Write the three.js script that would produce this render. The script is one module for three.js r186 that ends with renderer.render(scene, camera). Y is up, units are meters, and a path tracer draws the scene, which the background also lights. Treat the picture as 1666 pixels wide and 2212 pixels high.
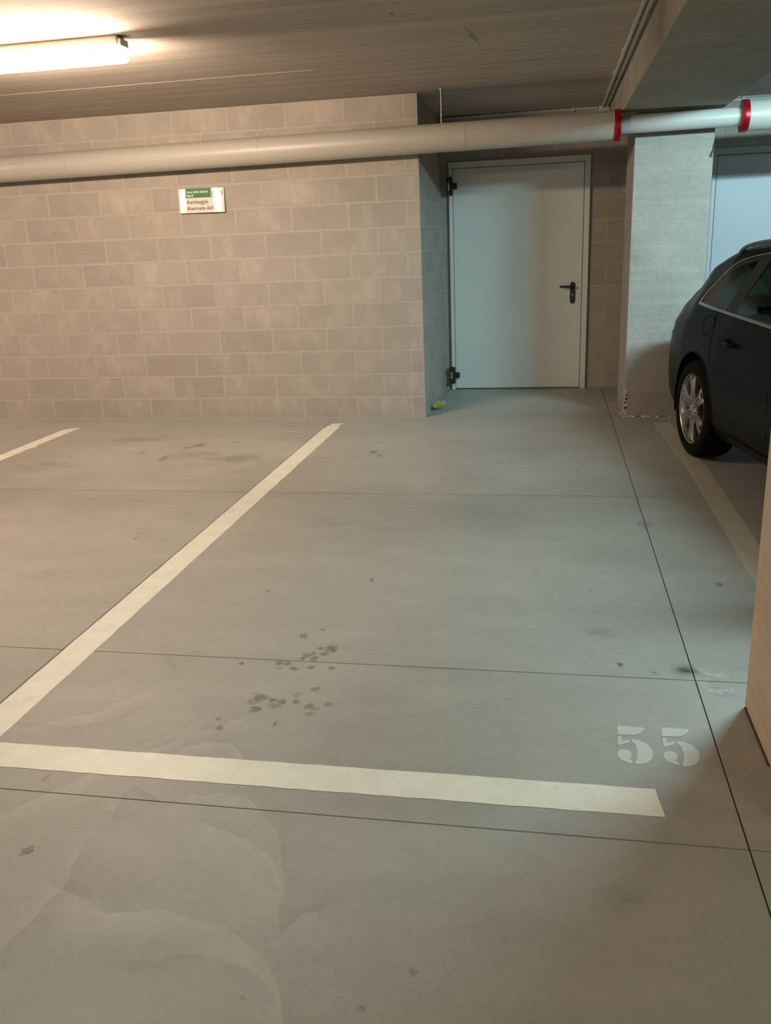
import * as THREE from 'three';
import { RoundedBoxGeometry } from 'three/addons/geometries/RoundedBoxGeometry.js';
import { mergeGeometries, mergeVertices } from 'three/addons/utils/BufferGeometryUtils.js';
import { RectAreaLightUniformsLib } from 'three/addons/lights/RectAreaLightUniformsLib.js';
import { Brush, Evaluator, SUBTRACTION, INTERSECTION } from 'three-bvh-csg';

// ---------------------------------------------------------------- camera, exposure, lamps
const scene = new THREE.Scene();
scene.background = new THREE.Color(0x000000);
const camera = new THREE.PerspectiveCamera(61.1836, 1666 / 2212, 0.05, 60);
camera.position.set(1.057, 1.484, 7.368);
camera.rotation.set(-0.303615, 0.193999, -0.042777, 'YXZ');
const renderer = new THREE.WebGLRenderer({ antialias: true });
renderer.toneMapping = THREE.LinearToneMapping;
renderer.toneMappingExposure = 1.0;
renderer.shadowMap.enabled = true;
RectAreaLightUniformsLib.init();

const H = 2.572;                                   // ceiling height
const LAMP_LEN = 1.27;
// [centre x, centre z, colour, strength of the downward face, of each side face]
const LAMPS = {
  warm: { x: -1.83, z: 2.57, color: [1.0, 0.755, 0.565], down: 70, side: 330 },
  bayFill: { x: -6.1, z: 2.57, color: [1.0, 0.755, 0.565], down: 90, side: 420 },  // unseen, added to brighten the left wall, beam side and columns
  cool: { x: 3.42, z: 2.4, color: [0.62, 0.98, 1.07], down: 255, side: 460 },
  aisleFill: { x: -1.83, z: 8.3, color: [1.0, 0.82, 0.60], down: 45, side: 90 },  // unseen fill, added to lift the floor near the camera
  aisleCool: { x: 3.25, z: 8.0, color: [0.86, 1.0, 0.80], down: 28, side: 68 },
};

// ---------------------------------------------------------------- helpers
function rng(seed) { let a = seed >>> 0; return () => { a = (a + 0x6D2B79F5) | 0; let t = Math.imul(a ^ (a >>> 15), 1 | a); t = (t + Math.imul(t ^ (t >>> 7), 61 | t)) ^ t; return ((t ^ (t >>> 14)) >>> 0) / 4294967296; }; }
const used = new Map();
function numbered(n) { const k = used.get(n) || 0; used.set(n, k + 1); return k ? `${n}_${String(k).padStart(3, '0')}` : n; }
function shade(o) { o.castShadow = true; o.receiveShadow = true; return o; }
function mesh(name, geo, m, parent) { const o = shade(new THREE.Mesh(geo, m)); o.name = parent ? name : numbered(name); (parent || scene).add(o); return o; }
function group(name, pos = [0, 0, 0], turn = 0) { const g = new THREE.Group(); g.name = numbered(name); g.position.set(...pos); g.rotation.y = turn; scene.add(g); return g; }
function tag(o, label, category, grp) { o.userData.label = label; o.userData.category = category; if (grp) o.userData.group = grp; return o; }
function structure(o, label, category) { o.userData.kind = 'structure'; if (label) o.userData.label = label; if (category) o.userData.category = category; return o; }
function bx(w, h, d, x = 0, y = 0, z = 0) { const g = new THREE.BoxGeometry(w, h, d); g.translate(x, y, z); return g; }
function rb(w, h, d, r, x = 0, y = 0, z = 0, seg = 2) { const g = new RoundedBoxGeometry(w, h, d, seg, r); g.translate(x, y, z); return g; }
function cyl(r, len, axis, x, y, z, seg = 20) { const g = new THREE.CylinderGeometry(r, r, len, seg); if (axis === 'x') g.rotateZ(Math.PI / 2); if (axis === 'z') g.rotateX(Math.PI / 2); g.translate(x, y, z); return g; }
function merge(list) { return mergeGeometries(list.map((g) => { const q = g.index ? g.toNonIndexed() : g; for (const k of Object.keys(q.attributes)) if (!['position', 'normal', 'uv'].includes(k)) q.deleteAttribute(k); return q; })); }
function tube(points, r, seg = 40, rad = 8, closed = false) { return new THREE.TubeGeometry(new THREE.CatmullRomCurve3(points.map((q) => new THREE.Vector3(...q)), closed, 'catmullrom', 0.3), seg, r, rad, closed); }
// texture coordinates in metres, taken from the face's own direction
function metreUV(g, scale, ox = 0, oy = 0) {
  const p = g.attributes.position, n = g.attributes.normal, uv = new Float32Array(p.count * 2);
  for (let i = 0; i < p.count; i++) {
    const ax = Math.abs(n.getX(i)), ay = Math.abs(n.getY(i)), az = Math.abs(n.getZ(i));
    let u, v;
    if (ay > ax && ay > az) { u = p.getX(i); v = p.getZ(i); } else if (ax > az) { u = p.getZ(i); v = p.getY(i); } else { u = p.getX(i); v = p.getY(i); }
    uv[2 * i] = (u - ox) / scale; uv[2 * i + 1] = (v - oy) / scale;
  }
  g.setAttribute('uv', new THREE.BufferAttribute(uv, 2)); return g;
}

// ---------------------------------------------------------------- noise and textures
const perm = new Float32Array(65536); { const r = rng(77); for (let i = 0; i < 65536; i++) perm[i] = r(); }
const lat = (x, y) => perm[((x & 255) << 8 | (y & 255))];
function vn(x, y) { const xi = Math.floor(x), yi = Math.floor(y); let a = x - xi, b = y - yi; a = a * a * (3 - 2 * a); b = b * b * (3 - 2 * b); const p = lat(xi, yi), q = lat(xi + 1, yi), r = lat(xi, yi + 1), s = lat(xi + 1, yi + 1); return p + (q - p) * a + (r - p) * b + (p - q - r + s) * a * b; }
function fbm(x, y, o = 4) { let s = 0, a = 0.5, t = 0; for (let i = 0; i < o; i++) { s += a * vn(x + i * 17.3, y + i * 9.1); t += a; a *= 0.5; x *= 2.03; y *= 2.03; } return s / t - 0.5; }
const toS = (v) => { v = v < 0 ? 0 : v > 1 ? 1 : v; return Math.round(255 * (v <= 0.0031308 ? v * 12.92 : 1.055 * Math.pow(v, 1 / 2.4) - 0.055)); };
const S8 = new Uint8Array(4097); for (let i = 0; i <= 4096; i++) S8[i] = toS(i / 4096);
function paint(w, h, fn, repeat = true) {            // fn(i, j, out) -> linear colour
  const d = new Uint8Array(w * h * 4), c = [0, 0, 0];
  for (let j = 0; j < h; j++) for (let i = 0; i < w; i++) { fn(i, j, c); const k = (j * w + i) * 4; for (let q = 0; q < 3; q++) d[k + q] = S8[Math.min(4096, Math.max(0, Math.round(c[q] * 4096)))]; d[k + 3] = 255; }
  const t = new THREE.DataTexture(d, w, h, THREE.RGBAFormat); t.colorSpace = THREE.SRGBColorSpace; t.magFilter = THREE.LinearFilter; t.minFilter = THREE.LinearMipmapLinearFilter; t.generateMipmaps = true; t.wrapS = t.wrapT = repeat ? THREE.RepeatWrapping : THREE.ClampToEdgeWrapping; t.needsUpdate = true; return t;
}
function grey(w, h, fn) { const t = paint(w, h, (i, j, c) => { const v = fn(i, j); c[0] = c[1] = c[2] = v; }); t.colorSpace = THREE.NoColorSpace; return t; }
const std = (color, roughness = 0.8, extra = {}) => new THREE.MeshStandardMaterial({ color: new THREE.Color().setRGB(...color), roughness, ...extra });
const phys = (color, roughness, extra = {}) => new THREE.MeshPhysicalMaterial({ color: new THREE.Color().setRGB(...color), roughness, ...extra });

// ---------------------------------------------------------------- marks on the floor, in metres (x, z)
const STAINS = [[0.174, 4.289,.0145,.0147, 1], [0.112, 4.36,.0179,.0223, 1], [0.251, 4.457,.0215,.033, 1], [0.211, 4.456,.0164,.0134, 1], [0.232, 4.501,.0149,.013, 1], [0.192, 4.5,.0128,.0131, 1], [0.171, 4.519,.0149,.0185, 1], [0.162, 4.548,.0127,.0128, 1], [0.203, 4.541,.0135,.0182, 1], [0.087, 4.588,.0201,.0162, 1], [0.118, 4.591,.0159,.0161, 1], [0.098, 4.631,.0104,.0105,.5], [0.15, 4.625,.014,.014, 1], [0.21, 4.613,.014,.0122, 1], [0.289, 4.611,.0131,.0104, 1], [-0.059, 4.609,.0093,.0109, 1], [-0.063, 4.648,.0042,.0045,.6], [-0.09, 4.591,.0051,.0046,.6], [0.272, 4.767,.0165,.0157,.8], [0.215, 4.812,.0186,.0185,.5], [0.227, 4.856,.013,.0135, 1], [0.274, 4.881,.0136,.0161, 1], [0.298, 4.897,.0169,.0087, 1], [0.342, 4.865,.0166,.0161,.8], [0.292, 4.931,.0126,.0128,.5], [0.092, 4.838,.0331,.0232, 1], [0.08, 4.875,.0193,.0167,.7], [0.099, 4.918,.0182,.0191, 1], [0.147, 4.86,.0135,.0136, 1], [0.174, 4.865,.0153,.0135, 1], [0.161, 4.892,.019,.0178,.8], [-0.001, 4.996,.0082,.0072, 1], [0.025, 5.047,.011,.0124, 1], [0.198, 5.004,.0066,.011, 1.3], [0.199, 4.709,.004,.005, 1], [1.321, 4.476,.0081,.0143, 1.5], [0.267, 3.745,.0107,.0227, 1], [-0.21, 1.279,.0243,.0436, 1], [-0.268, 5.683,.0112,.0177, 1], [0.794, 5.93,.0079,.0097,.6], [1.793, 3.677,.0136,.0271, 1], [1.555, 2.858,.0379,.0621,.5], [-1.132, 3.268,.0079,.0163, 1], [-0.173, 3.919,.0064,.011, 1], [1.433, 4.524,.0079,.0173,.8], [0.742, 5.314,.0026,.0042, 1.5], [0.701, 6.037,.0085,.0077,.5], [0.452, 6.044,.0077,.0058,.5], [-1.66, 1.065,.0387,.0512, 1], [-1.724, 1.145,.0345,.0336,.8], [-1.764, 1.488,.0257,.0613,.9], [-2.027, 1.317,.0229,.033,.7], [-1.385,.951,.0348,.0345,.6], [-0.147, 1.377,.0204,.0422,.7], [1.246, 3.78,.0099,.0157,.5], [-0.398, 5.374,.0085,.0202,.6]];
const SMUDGE = [[-1.593, 1.414,.255,.152,.5], [-1.204, 1.478,.248,.131,.6], [-2.559, 1.713,.331,.168,.5], [-2.199,.835,.446,.112,.5], [0.683, 4.574,.183,.028,.5], [1.54, 4.502,.063,.076,.9], [1.639, 4.639,.06,.045,.5], [1.271, 4.207,.079,.058,.5], [1.731, 4.465,.063,.035,.4], [1.247, 5.664,.095,.1,.35], [-1.084, 3.157,.239,.1,.25], [-1.342, 3.802,.283,.107,.3]];
const SCUFF = [[[1.573, 4.464], [1.618, 4.494], [1.662, 4.506], [1.686, 4.527], [1.671, 4.542], [1.628, 4.527], [1.589, 4.504]], [[1.572, 4.592], [1.606, 4.617], [1.642, 4.623], [1.681, 4.609], [1.681, 4.631], [1.637, 4.651], [1.602, 4.643]], [[1.565, 4.54], [1.579, 4.565], [1.616, 4.6], [1.587, 4.597]]];
const DIGIT = [[[1.2826, 4.8919], [1.3675, 4.8936], [1.3621, 4.9092], [1.3467, 4.9296], [1.3303, 4.9403], [1.2799, 4.9432]], [[1.2802, 4.9506], [1.2908, 4.9523], [1.2909, 4.9784], [1.3128, 4.9664], [1.3104, 4.9861], [1.2955, 4.9921], [1.2833, 5.0035], [1.2779, 4.9991]], [[1.3206, 4.9641], [1.3395, 4.9669], [1.3608, 4.9823], [1.3746, 5.0123], [1.3766, 5.0396], [1.3689, 5.0674], [1.3541, 5.0878], [1.3369, 5.0964], [1.3212, 5.097], [1.3214, 5.0864], [1.329, 5.0588], [1.3313, 5.0243], [1.3288, 4.9932], [1.3201, 4.9799]], [[1.2724, 5.0417], [1.2817, 5.0268], [1.297, 5.0229], [1.3095, 5.0304], [1.3137, 5.047], [1.3097, 5.0645], [1.3043, 5.0718], [1.3112, 5.0777], [1.3121, 5.0974], [1.299, 5.0924], [1.2815, 5.0813], [1.2725, 5.0622]]];
// edges left by the trowel and by dried water: polylines, width of the pale side, strength
const EDGES = [
  [[[-0.088, 5.807], [0.041, 5.856], [0.133, 5.838], [0.238, 5.839], [0.351, 5.867], [0.449, 5.928], [0.512, 5.994], [0.547, 6.07]], 0.10, 0.075],
  [[[-0.143, 5.99], [-0.115, 5.924], [-0.106, 5.841], [-0.098, 5.8], [-0.116, 5.702]], 0.10, -0.07],
  [[[0.201, 5.532], [0.319, 5.574], [0.389, 5.635], [0.443, 5.727], [0.457, 5.787]], 0.14, 0.07],
  [[[0.191, 5.983], [0.308, 5.954], [0.384, 5.956], [0.457, 5.984], [0.504, 6.019]], 0.05, -0.06],
  [[[0.576, 5.763], [0.519, 5.8], [0.48, 5.856]], 0.08, -0.05],
  [[[-0.71, 5.134], [-0.597, 5.098], [-0.446, 5.007], [-0.344, 4.87]], 0.07, 0.07],
  [[[-0.637, 5.088], [-0.483, 5.094], [-0.353, 5.056], [-0.316, 4.962]], 0.04, -0.06],
  [[[-0.212, 5.209], [-0.164, 5.146], [-0.097, 5.083], [-0.066, 5.023]], 0.05, 0.07],
  [[[-0.165, 5.211], [-0.106, 5.171], [-0.061, 5.093], [0.029, 5.041], [0.057, 5.009]], 0.05, 0.09],
  [[[-0.067, 5.225], [-0.044, 5.171], [0.005, 5.139], [0.093, 5.129], [0.167, 5.209]], 0.07, 0.09],
  [[[-0.432, 5.554], [-0.383, 5.495], [-0.319, 5.433], [-0.278, 5.348]], 0.09, 0.08],
  [[[-0.109, 5.502], [-0.123, 5.419], [-0.098, 5.383], [-0.001, 5.437], [0.034, 5.421]], 0.05, -0.08],
  [[[0.034, 5.421], [0.141, 5.375], [0.228, 5.386], [0.284, 5.432], [0.368, 5.53], [0.419, 5.649]], 0.12, 0.07],
];
// tyre scrape lines
const SCRAPES = [[[-0.631, 4.228], [0.368, 5.53], [0.442, 5.611]], [[0.39, 5.429], [0.758, 5.796]], [[-0.426, 4.516], [0.077, 5.17]], [[0.357, 5.493], [0.725, 5.794]]];
function floorTexture(x0, z0, size, N) {
  const dark = new Float32Array(N * N), pale = new Float32Array(N * N), tone = new Float32Array(N * N), k = N / size;
  const each = (xa, xb, za, zb, fn) => { for (let j = Math.max(0, Math.floor((za - z0) * k)); j < Math.min(N, (zb - z0) * k); j++) for (let i = Math.max(0, Math.floor((xa - x0) * k)); i < Math.min(N, (xb - x0) * k); i++) fn(j * N + i, x0 + (i + 0.5) / k, z0 + (j + 0.5) / k); };
  for (const [x, z, rx, rz, s] of STAINS) each(x - 2 * rx, x + 2 * rx, z - 2 * rz, z + 2 * rz, (q, a, b) => { const d = 0.86 * Math.hypot((a - x) / rx, (b - z) / rz) + 1.3 * fbm(a * 60, b * 60, 3) + 0.9 * fbm(a * 170, b * 170, 2); const v = Math.min(1, Math.max(0, (1.05 - d) * 3.2)) * s * (0.72 + 0.8 * (fbm(a * 90 + 4, b * 90, 2) + 0.25)); if (v > dark[q]) dark[q] = v; });
  for (const [x, z, rx, rz, s] of SMUDGE) each(x - 1.6 * rx, x + 1.6 * rx, z - 1.6 * rz, z + 1.6 * rz, (q, a, b) => { const d = Math.hypot((a - x) / rx, (b - z) / rz) + 1.3 * fbm(a * 7, b * 16, 4); const v = Math.max(0, 1 - d) * s * Math.max(0, 0.75 + 2.2 * fbm(a * 14, b * 45, 4)); tone[q] -= 0.62 * v; });
  for (const poly of SCUFF) { const xs = poly.map((p) => p[0]), zs = poly.map((p) => p[1]); each(Math.min(...xs), Math.max(...xs), Math.min(...zs), Math.max(...zs), (q, a, b) => { let inside = false; for (let i = 0, j = poly.length - 1; i < poly.length; j = i++) if ((poly[i][1] > b) !== (poly[j][1] > b) && a < (poly[j][0] - poly[i][0]) * (b - poly[i][1]) / (poly[j][1] - poly[i][1]) + poly[i][0]) inside = !inside; if (inside) pale[q] = Math.max(0, Math.min(1, 0.55 + 2.6 * fbm(a * 60, b * 110, 3))); }); }
  const segd = (a, b, P) => { let best = 9, side = 1; for (let i = 0; i + 1 < P.length; i++) { const ex = P[i + 1][0] - P[i][0], ez = P[i + 1][1] - P[i][1], l2 = ex * ex + ez * ez; let t = ((a - P[i][0]) * ex + (b - P[i][1]) * ez) / l2; if (t < -0.02 || t > 1.02) t = t < 0 ? 0 : 1; const dx = a - P[i][0] - ex * t, dz = b - P[i][1] - ez * t, d = Math.hypot(dx, dz); if (d < best) { best = d; side = ex * dz - ez * dx > 0 ? 1 : -1; } } return [best, side]; };
  for (const [P, w, s] of EDGES) { const xs = P.map((p) => p[0]), zs = P.map((p) => p[1]); each(Math.min(...xs) - w, Math.max(...xs) + w, Math.min(...zs) - w, Math.max(...zs) + w, (q, a, b) => { const n = 0.03 * fbm(a * 18, b * 18, 3); const [d, side] = segd(a + n, b + n, P); if (d < w) { const f = 1 - d / w; tone[q] += 2.0 * (side > 0 ? s : -0.35 * s) * f * (0.8 + 1.2 * fbm(a * 30, b * 30, 3)); } }); }
  for (const P of SCRAPES) { const xs = P.map((p) => p[0]), zs = P.map((p) => p[1]); each(Math.min(...xs) - 0.06, Math.max(...xs) + 0.06, Math.min(...zs) - 0.06, Math.max(...zs) + 0.06, (q, a, b) => { const [d] = segd(a, b, P); if (d < 0.05) { const u = fbm(d * 260 + 3, (a + b) * 1.5, 2); tone[q] -= Math.max(0, u) * 0.22 * (1 - d / 0.05); } }); }
  return paint(N, N, (i, j, c) => {
    const q = j * N + i, x = x0 + (i + 0.5) / k, z = z0 + (j + 0.5) / k;
    const wx = x + 0.35 * fbm(x * 2.2, z * 2.2 + 5, 3), wz = z + 0.35 * fbm(x * 2.2 + 9, z * 2.2, 3);
    let v = 1 + 0.30 * fbm(wx * 1.3 + 3, wz * 1.7, 5) + 0.19 * fbm(x * 3.2 - z * 0.9, z * 8.5 + x * 0.8, 4) + 0.08 * fbm(x * 30, z * 42, 3) + 0.10 * fbm(x * 130, z * 130, 2) + 0.05 * (lat(i * 7 + j, j * 3) - 0.5) + tone[q];
    if (Math.abs(z - 0.19) < 0.004) v *= 0.9;                       // hairline of the strip cast along the wall
    const warm = 0.035 * fbm(x * 0.7, z * 0.7 + 8, 3), dk = Math.min(0.85, dark[q] * 0.62), p = pale[q] * 0.5;
    c[0] = (0.352 * (1 + warm) * v) * (1 - dk * 0.80) * (1 - p) + 0.62 * p;
    c[1] = (0.344 * v) * (1 - dk * 0.82) * (1 - p) + 0.62 * p;
    c[2] = (0.309 * (1 - warm) * v) * (1 - dk * 0.85) * (1 - p) + 0.6 * p;
  });
}

// ---------------------------------------------------------------- materials
const FAR = [-4.6, -1.5, 8], NEAR = [-1.2, 4.5, 3.4];
const M = {
  floorFar: std([1, 1, 1], 0.56, { map: floorTexture(...FAR, 2048) }),
  floorNear: std([1, 1, 1], 0.56, { map: floorTexture(...NEAR, 2048) }),
  jointFill: std([0.05, 0.045, 0.04], 0.95),
  mortar: std([0.45, 0.415, 0.365], 0.95, { map: paint(256, 256, (i, j, c) => { const v = 0.92 + 0.3 * fbm(i / 6, j / 6, 4); c[0] = c[1] = c[2] = v; }) }),
  plain: std([0.26, 0.25, 0.23], 0.95),
  whitePaint: null,
};
// concrete block faces: 4 x 5 different faces on one sheet
const blockSheet = paint(2048, 1024, (i, j, c) => {
  const cw = 512, ch = 1024 / 5, ci = Math.floor(i / cw), cj = Math.floor(j / ch), u = (i - ci * cw) / cw, v = (j - cj * ch) / ch, id = ci * 5 + cj;
  const X = u * 0.488, Y = v * 0.2, s = id * 13.7;
  // pale upright patches fading towards the block edges, different on each block
  const palePatch = Math.max(0, fbm(X * 11 + s, Y * 5 + s, 3) + 0.05) * 0.75 * Math.min(1, 3.2 * Math.min(u + 0.04, 1.04 - u) + 0.8 * fbm(X * 25, Y * 25 + s, 2)) * Math.min(1, 4.5 * Math.min(v + 0.05, 1.05 - v));
  const g = 0.955 + 0.16 * fbm(X * 6 + s * 2, Y * 7, 3) + 0.14 * fbm(X * 90, Y * 90 + s, 3) + 0.10 * (lat(i * 5 + j * 3, j + i) - 0.5) + palePatch * 0.55;
  const pit = lat(i * 3 + 11, j * 7 + 5) > 0.985 ? 0.82 : 1;
  c[0] = 0.372 * g * pit; c[1] = 0.340 * g * pit; c[2] = 0.297 * g * pit;
});
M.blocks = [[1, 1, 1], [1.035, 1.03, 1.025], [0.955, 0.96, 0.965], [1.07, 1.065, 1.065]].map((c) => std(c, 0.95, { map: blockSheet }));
// board-marked ceiling
const CE = [-4.6, -1.6, 8];
M.ceiling = std([1, 1, 1], 0.92, { map: paint(2048, 2048, (i, j, c) => {
  const x = CE[0] + (i + 0.5) / 256, z = CE[1] + (j + 0.5) / 256;
  const w = z + 0.012 * fbm(x * 0.8, z * 2, 2);
  let v = 1 + 0.34 * fbm(x * 0.22 + 5, w * 15, 3) + 0.22 * fbm(x * 0.5, w * 42, 3) + 0.14 * fbm(x * 2.1, z * 3.1, 3) + 0.08 * fbm(x * 40, z * 60, 2);
  const t = Math.min(1, Math.max(0, (2.25 - z) / 0.85)), cx = 0.555 + 0.085 * t, d = Math.abs(x - cx) / 0.022 + Math.abs(z - 1.82) / 0.42 + 1.6 * fbm(x * 40, z * 22, 3);
  if (d < 1) v *= 1 - 0.33 * Math.min(1, (1 - d) * 2);
  const d2 = Math.hypot(x - 0.244, (z - 2.516) * 0.5) / 0.012 + fbm(x * 90, z * 60, 2); if (d2 < 1) v *= 0.5;
  c[0] = 0.445 * v; c[1] = 0.392 * v; c[2] = 0.338 * v;
}) });
const castSheet = paint(1024, 1024, (i, j, c) => {
  const x = i / 512, y = j / 512;
  let v = 1 + 0.30 * fbm(x * 4.2, y * 4.6, 5) + 0.26 * fbm(x * 1.5 + 3, y * 46, 3) * (0.6 + fbm(x * 3, y * 3, 2)) + 0.20 * fbm(x * 45, y * 45, 3) + 0.05 * (lat(i * 3 + j, j * 5) - 0.5);
  if (lat(i >> 2, (j >> 2) * 3) > 0.9985) v *= 0.7;
  c[0] = 0.325 * v; c[1] = 0.310 * v; c[2] = 0.280 * v;
});
M.cast = std([1, 1, 1], 0.9, { map: castSheet });
M.warmLitCast = std([1.5, 1.3, 1.08], 0.92, { map: castSheet });  // same concrete, brightened and tinted to carry the warm lamplight in its colour
M.beam = std([1.02, 1.0, 0.9], 0.9, { map: castSheet });
const paintSheet = paint(512, 512, (i, j, c) => { const v = 0.95 + 0.14 * fbm(i / 40, j / 40, 4) + 0.06 * (lat(i, j) - 0.5) - 0.5 * Math.max(0, fbm(i / 14 + 9, j / 14, 3) - 0.2); c[0] = 0.85 * v; c[1] = 0.825 * v; c[2] = 0.71 * v; });
M.whitePaint = std([1, 1, 1], 0.45, { map: paintSheet });
M.digitPaint = std([0.66, 0.68, 0.72], 0.55, { map: paintSheet });
M.wornPaint = std([0.62, 0.60, 0.58], 0.6, { map: paintSheet });
M.doorPaint = phys([0.75, 0.755, 0.715], 0.42, { map: paint(256, 512, (i, j, c) => { const v = 0.97 + 0.05 * fbm(i / 60, j / 80, 3); c[0] = c[1] = c[2] = v; }) });
M.doorPaint2 = phys([0.53, 0.55, 0.58], 0.42);
M.black = phys([0.018, 0.019, 0.018], 0.45);
M.steel = std([0.55, 0.55, 0.53], 0.35, { metalness: 0.9 });
M.pvcClad = phys([0.44, 0.425, 0.38], 0.4);
M.pvcCore = phys([0.50, 0.50, 0.47], 0.36);
M.redBand = std([0.55, 0.015, 0.03], 0.28, { metalness: 0.75 });
M.conduit = phys([0.50, 0.48, 0.45], 0.5);
M.lampTray = phys([0.42, 0.42, 0.40], 0.5);

// ---------------------------------------------------------------- floor: cast slabs with open saw-cut joints
{
  const floor = structure(group('floor'), 'grey trowelled concrete floor in slabs parted by dark saw-cut joints');
  const xs = [-9, -3.19, -0.8115, 1.565, 8.2], zs = [-1.6, 2.35, 4.567, 5.44, 14.2], gap = 0.0045;
  mesh('slab_bed', bx(17.4, 0.2, 16, -0.4, -0.108, 6.3), M.jointFill, floor);
  for (let a = 0; a + 1 < xs.length; a++) for (let b = 0; b + 1 < zs.length; b++) {
    const w = xs[a + 1] - xs[a] - gap, d = zs[b + 1] - zs[b] - gap, cx = (xs[a] + xs[a + 1]) / 2, cz = (zs[b] + zs[b + 1]) / 2;
    const near = zs[b] > 4 && a >= 2, f = near ? NEAR : FAR;
    const g = bx(w, 0.012, d, cx, -0.006, cz);
    const p = g.attributes.position, uv = g.attributes.uv;
    for (let i = 0; i < p.count; i++) uv.setXY(i, (p.getX(i) - f[0]) / f[2], (p.getZ(i) - f[1]) / f[2]);
    mesh('slab', g, near ? M.floorNear : M.floorFar, floor);
  }
}
// ---------------------------------------------------------------- ceiling
{
  const g = bx(17.4, 0.2, 16, -0.4, H + 0.1, 6.3), p = g.attributes.position, uv = g.attributes.uv;
  for (let i = 0; i < p.count; i++) uv.setXY(i, (p.getX(i) - CE[0]) / CE[2], (p.getZ(i) - CE[1]) / CE[2]);
  const ceil = structure(group('ceiling'), 'board-marked bare concrete ceiling');
  mesh('ceiling_slab', g, M.ceiling, ceil);
  mesh('seam', bx(8.4, 0.0012, 0.005, -4.7, H - 0.0006, 1.243), std([0.52, 0.47, 0.41], 0.9), ceil);
}
// ---------------------------------------------------------------- block walls
const L = 0.4878, CHT = 0.2, OFF = -0.0138;
const blockCache = new Map();
function blockGeo(w, h, variant) {
  const key = `${w.toFixed(3)}|${h.toFixed(3)}|${variant}`;
  if (blockCache.has(key)) return blockCache.get(key);
  const d = 0.004, c = 0.0035, x = w / 2, y = h / 2, P = [], U = [];
  const ci = variant % 4, cj = Math.floor(variant / 4) % 5;
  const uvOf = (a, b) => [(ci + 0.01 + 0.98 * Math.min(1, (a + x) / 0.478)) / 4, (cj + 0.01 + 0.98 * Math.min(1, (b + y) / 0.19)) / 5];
  const quad = (...q) => { for (const i of [0, 1, 2, 0, 2, 3]) { P.push(...q[i]); U.push(...uvOf(q[i][0], q[i][1])); } };
  const F = [[-x + c, -y + c, d], [x - c, -y + c, d], [x - c, y - c, d], [-x + c, y - c, d]], Mi = [[-x, -y, d - c], [x, -y, d - c], [x, y, d - c], [-x, y, d - c]], B = [[-x, -y, -0.03], [x, -y, -0.03], [x, y, -0.03], [-x, y, -0.03]];
  quad(...F);
  for (let i = 0; i < 4; i++) { const j = (i + 1) % 4; quad(Mi[i], Mi[j], F[j], F[i]); quad(B[i], B[j], Mi[j], Mi[i]); }
  const g = new THREE.BufferGeometry(); g.setAttribute('position', new THREE.Float32BufferAttribute(P, 3)); g.setAttribute('uv', new THREE.Float32BufferAttribute(U, 2)); g.computeVertexNormals();
  blockCache.set(key, g); return g;
}
// blocks on a wall face: along = distance from `origin` in direction `dir`, courses from the floor
function layBlocks(parent, origin, dir, from, to, y0, y1, joint, seed, holes = []) {
  const r = rng(seed), turn = Math.atan2(-dir[2], dir[0]), J = 0.010;
  const rows = []; for (let k = 0; k < 13; k++) rows.push([k ? k * CHT + OFF : 0, k === 12 ? H : (k + 1) * CHT + OFF, k]);
  for (const [ya, yb, k] of rows) {
    if (yb < y0 + 0.03 || ya > y1 - 0.03) continue;
    const lo = Math.max(ya, y0), hi = Math.min(yb, y1);
    let cuts = [from]; const first = joint(k);
    for (let q = first - 60 * L; q < to - 0.02; q += L) if (q > from + 0.02) cuts.push(q);
    cuts.push(to);
    for (let i = 0; i + 1 < cuts.length; i++) {
      let spans = [[cuts[i], cuts[i + 1]]];
      for (const [ha, hb, hy0, hy1] of holes) if (lo < hy1 - 0.02 && hi > hy0 + 0.02) spans = spans.flatMap(([a, b]) => (b <= ha || a >= hb) ? [[a, b]] : [[a, Math.min(b, ha)], [Math.max(a, hb), b]].filter(([p, q]) => q - p > 0.03));
      for (const [a, b] of spans) {
        const w = b - a - J, h = hi - lo - J, variant = Math.floor(r() * 20);
        if (w < 0.02 || h < 0.02) continue;
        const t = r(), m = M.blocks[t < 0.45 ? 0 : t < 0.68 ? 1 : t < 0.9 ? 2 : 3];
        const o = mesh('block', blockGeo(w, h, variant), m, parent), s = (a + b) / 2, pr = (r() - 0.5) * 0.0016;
        const nx = -dir[2] === 0 ? 0 : -dir[2], nz = dir[0];
        o.position.set(origin[0] + dir[0] * s - dir[2] * pr * 1, (lo + hi) / 2, origin[2] + dir[2] * s + dir[0] * pr);
        o.rotation.y = turn;
      }
    }
  }
}
function mortarBox(parent, x0, x1, y0, y1, z0, z1, m = M.mortar) { return mesh('mortar', metreUV(bx(x1 - x0, y1 - y0, z1 - z0, (x0 + x1) / 2, (y0 + y1) / 2, (z0 + z1) / 2), 0.5), m, parent); }
{
  const wall = structure(group('wall_left'), 'pale concrete block wall behind the parking bays');
  mortarBox(wall, -9, -0.0002, -0.05, H + 0.02, -1.7, -0.0002);
  layBlocks(wall, [0, 0, -0.0034], [1, 0, 0], -5.55, -0.0004, 0, H, (k) => (k % 2 ? -0.75 : -0.25) * L + 0.0127, 5);
}
{
  const wall = structure(group('wall_alcove'), 'block return wall of the door alcove');
  mortarBox(wall, -0.0030, -0.0001, 0, H, -1.49, -0.036);
  // faces +x: runs from the front corner towards the back
  layBlocks(wall, [-0.0034, 0, 0], [0, 0, -1], 0.036, 1.48, 0, H, (k) => (k % 2 ? 0.30 : 0.12), 9);
}
const DOORS = [[0.077, 1.402, 2.165], [2.478, 3.80, 2.15]];
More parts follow.
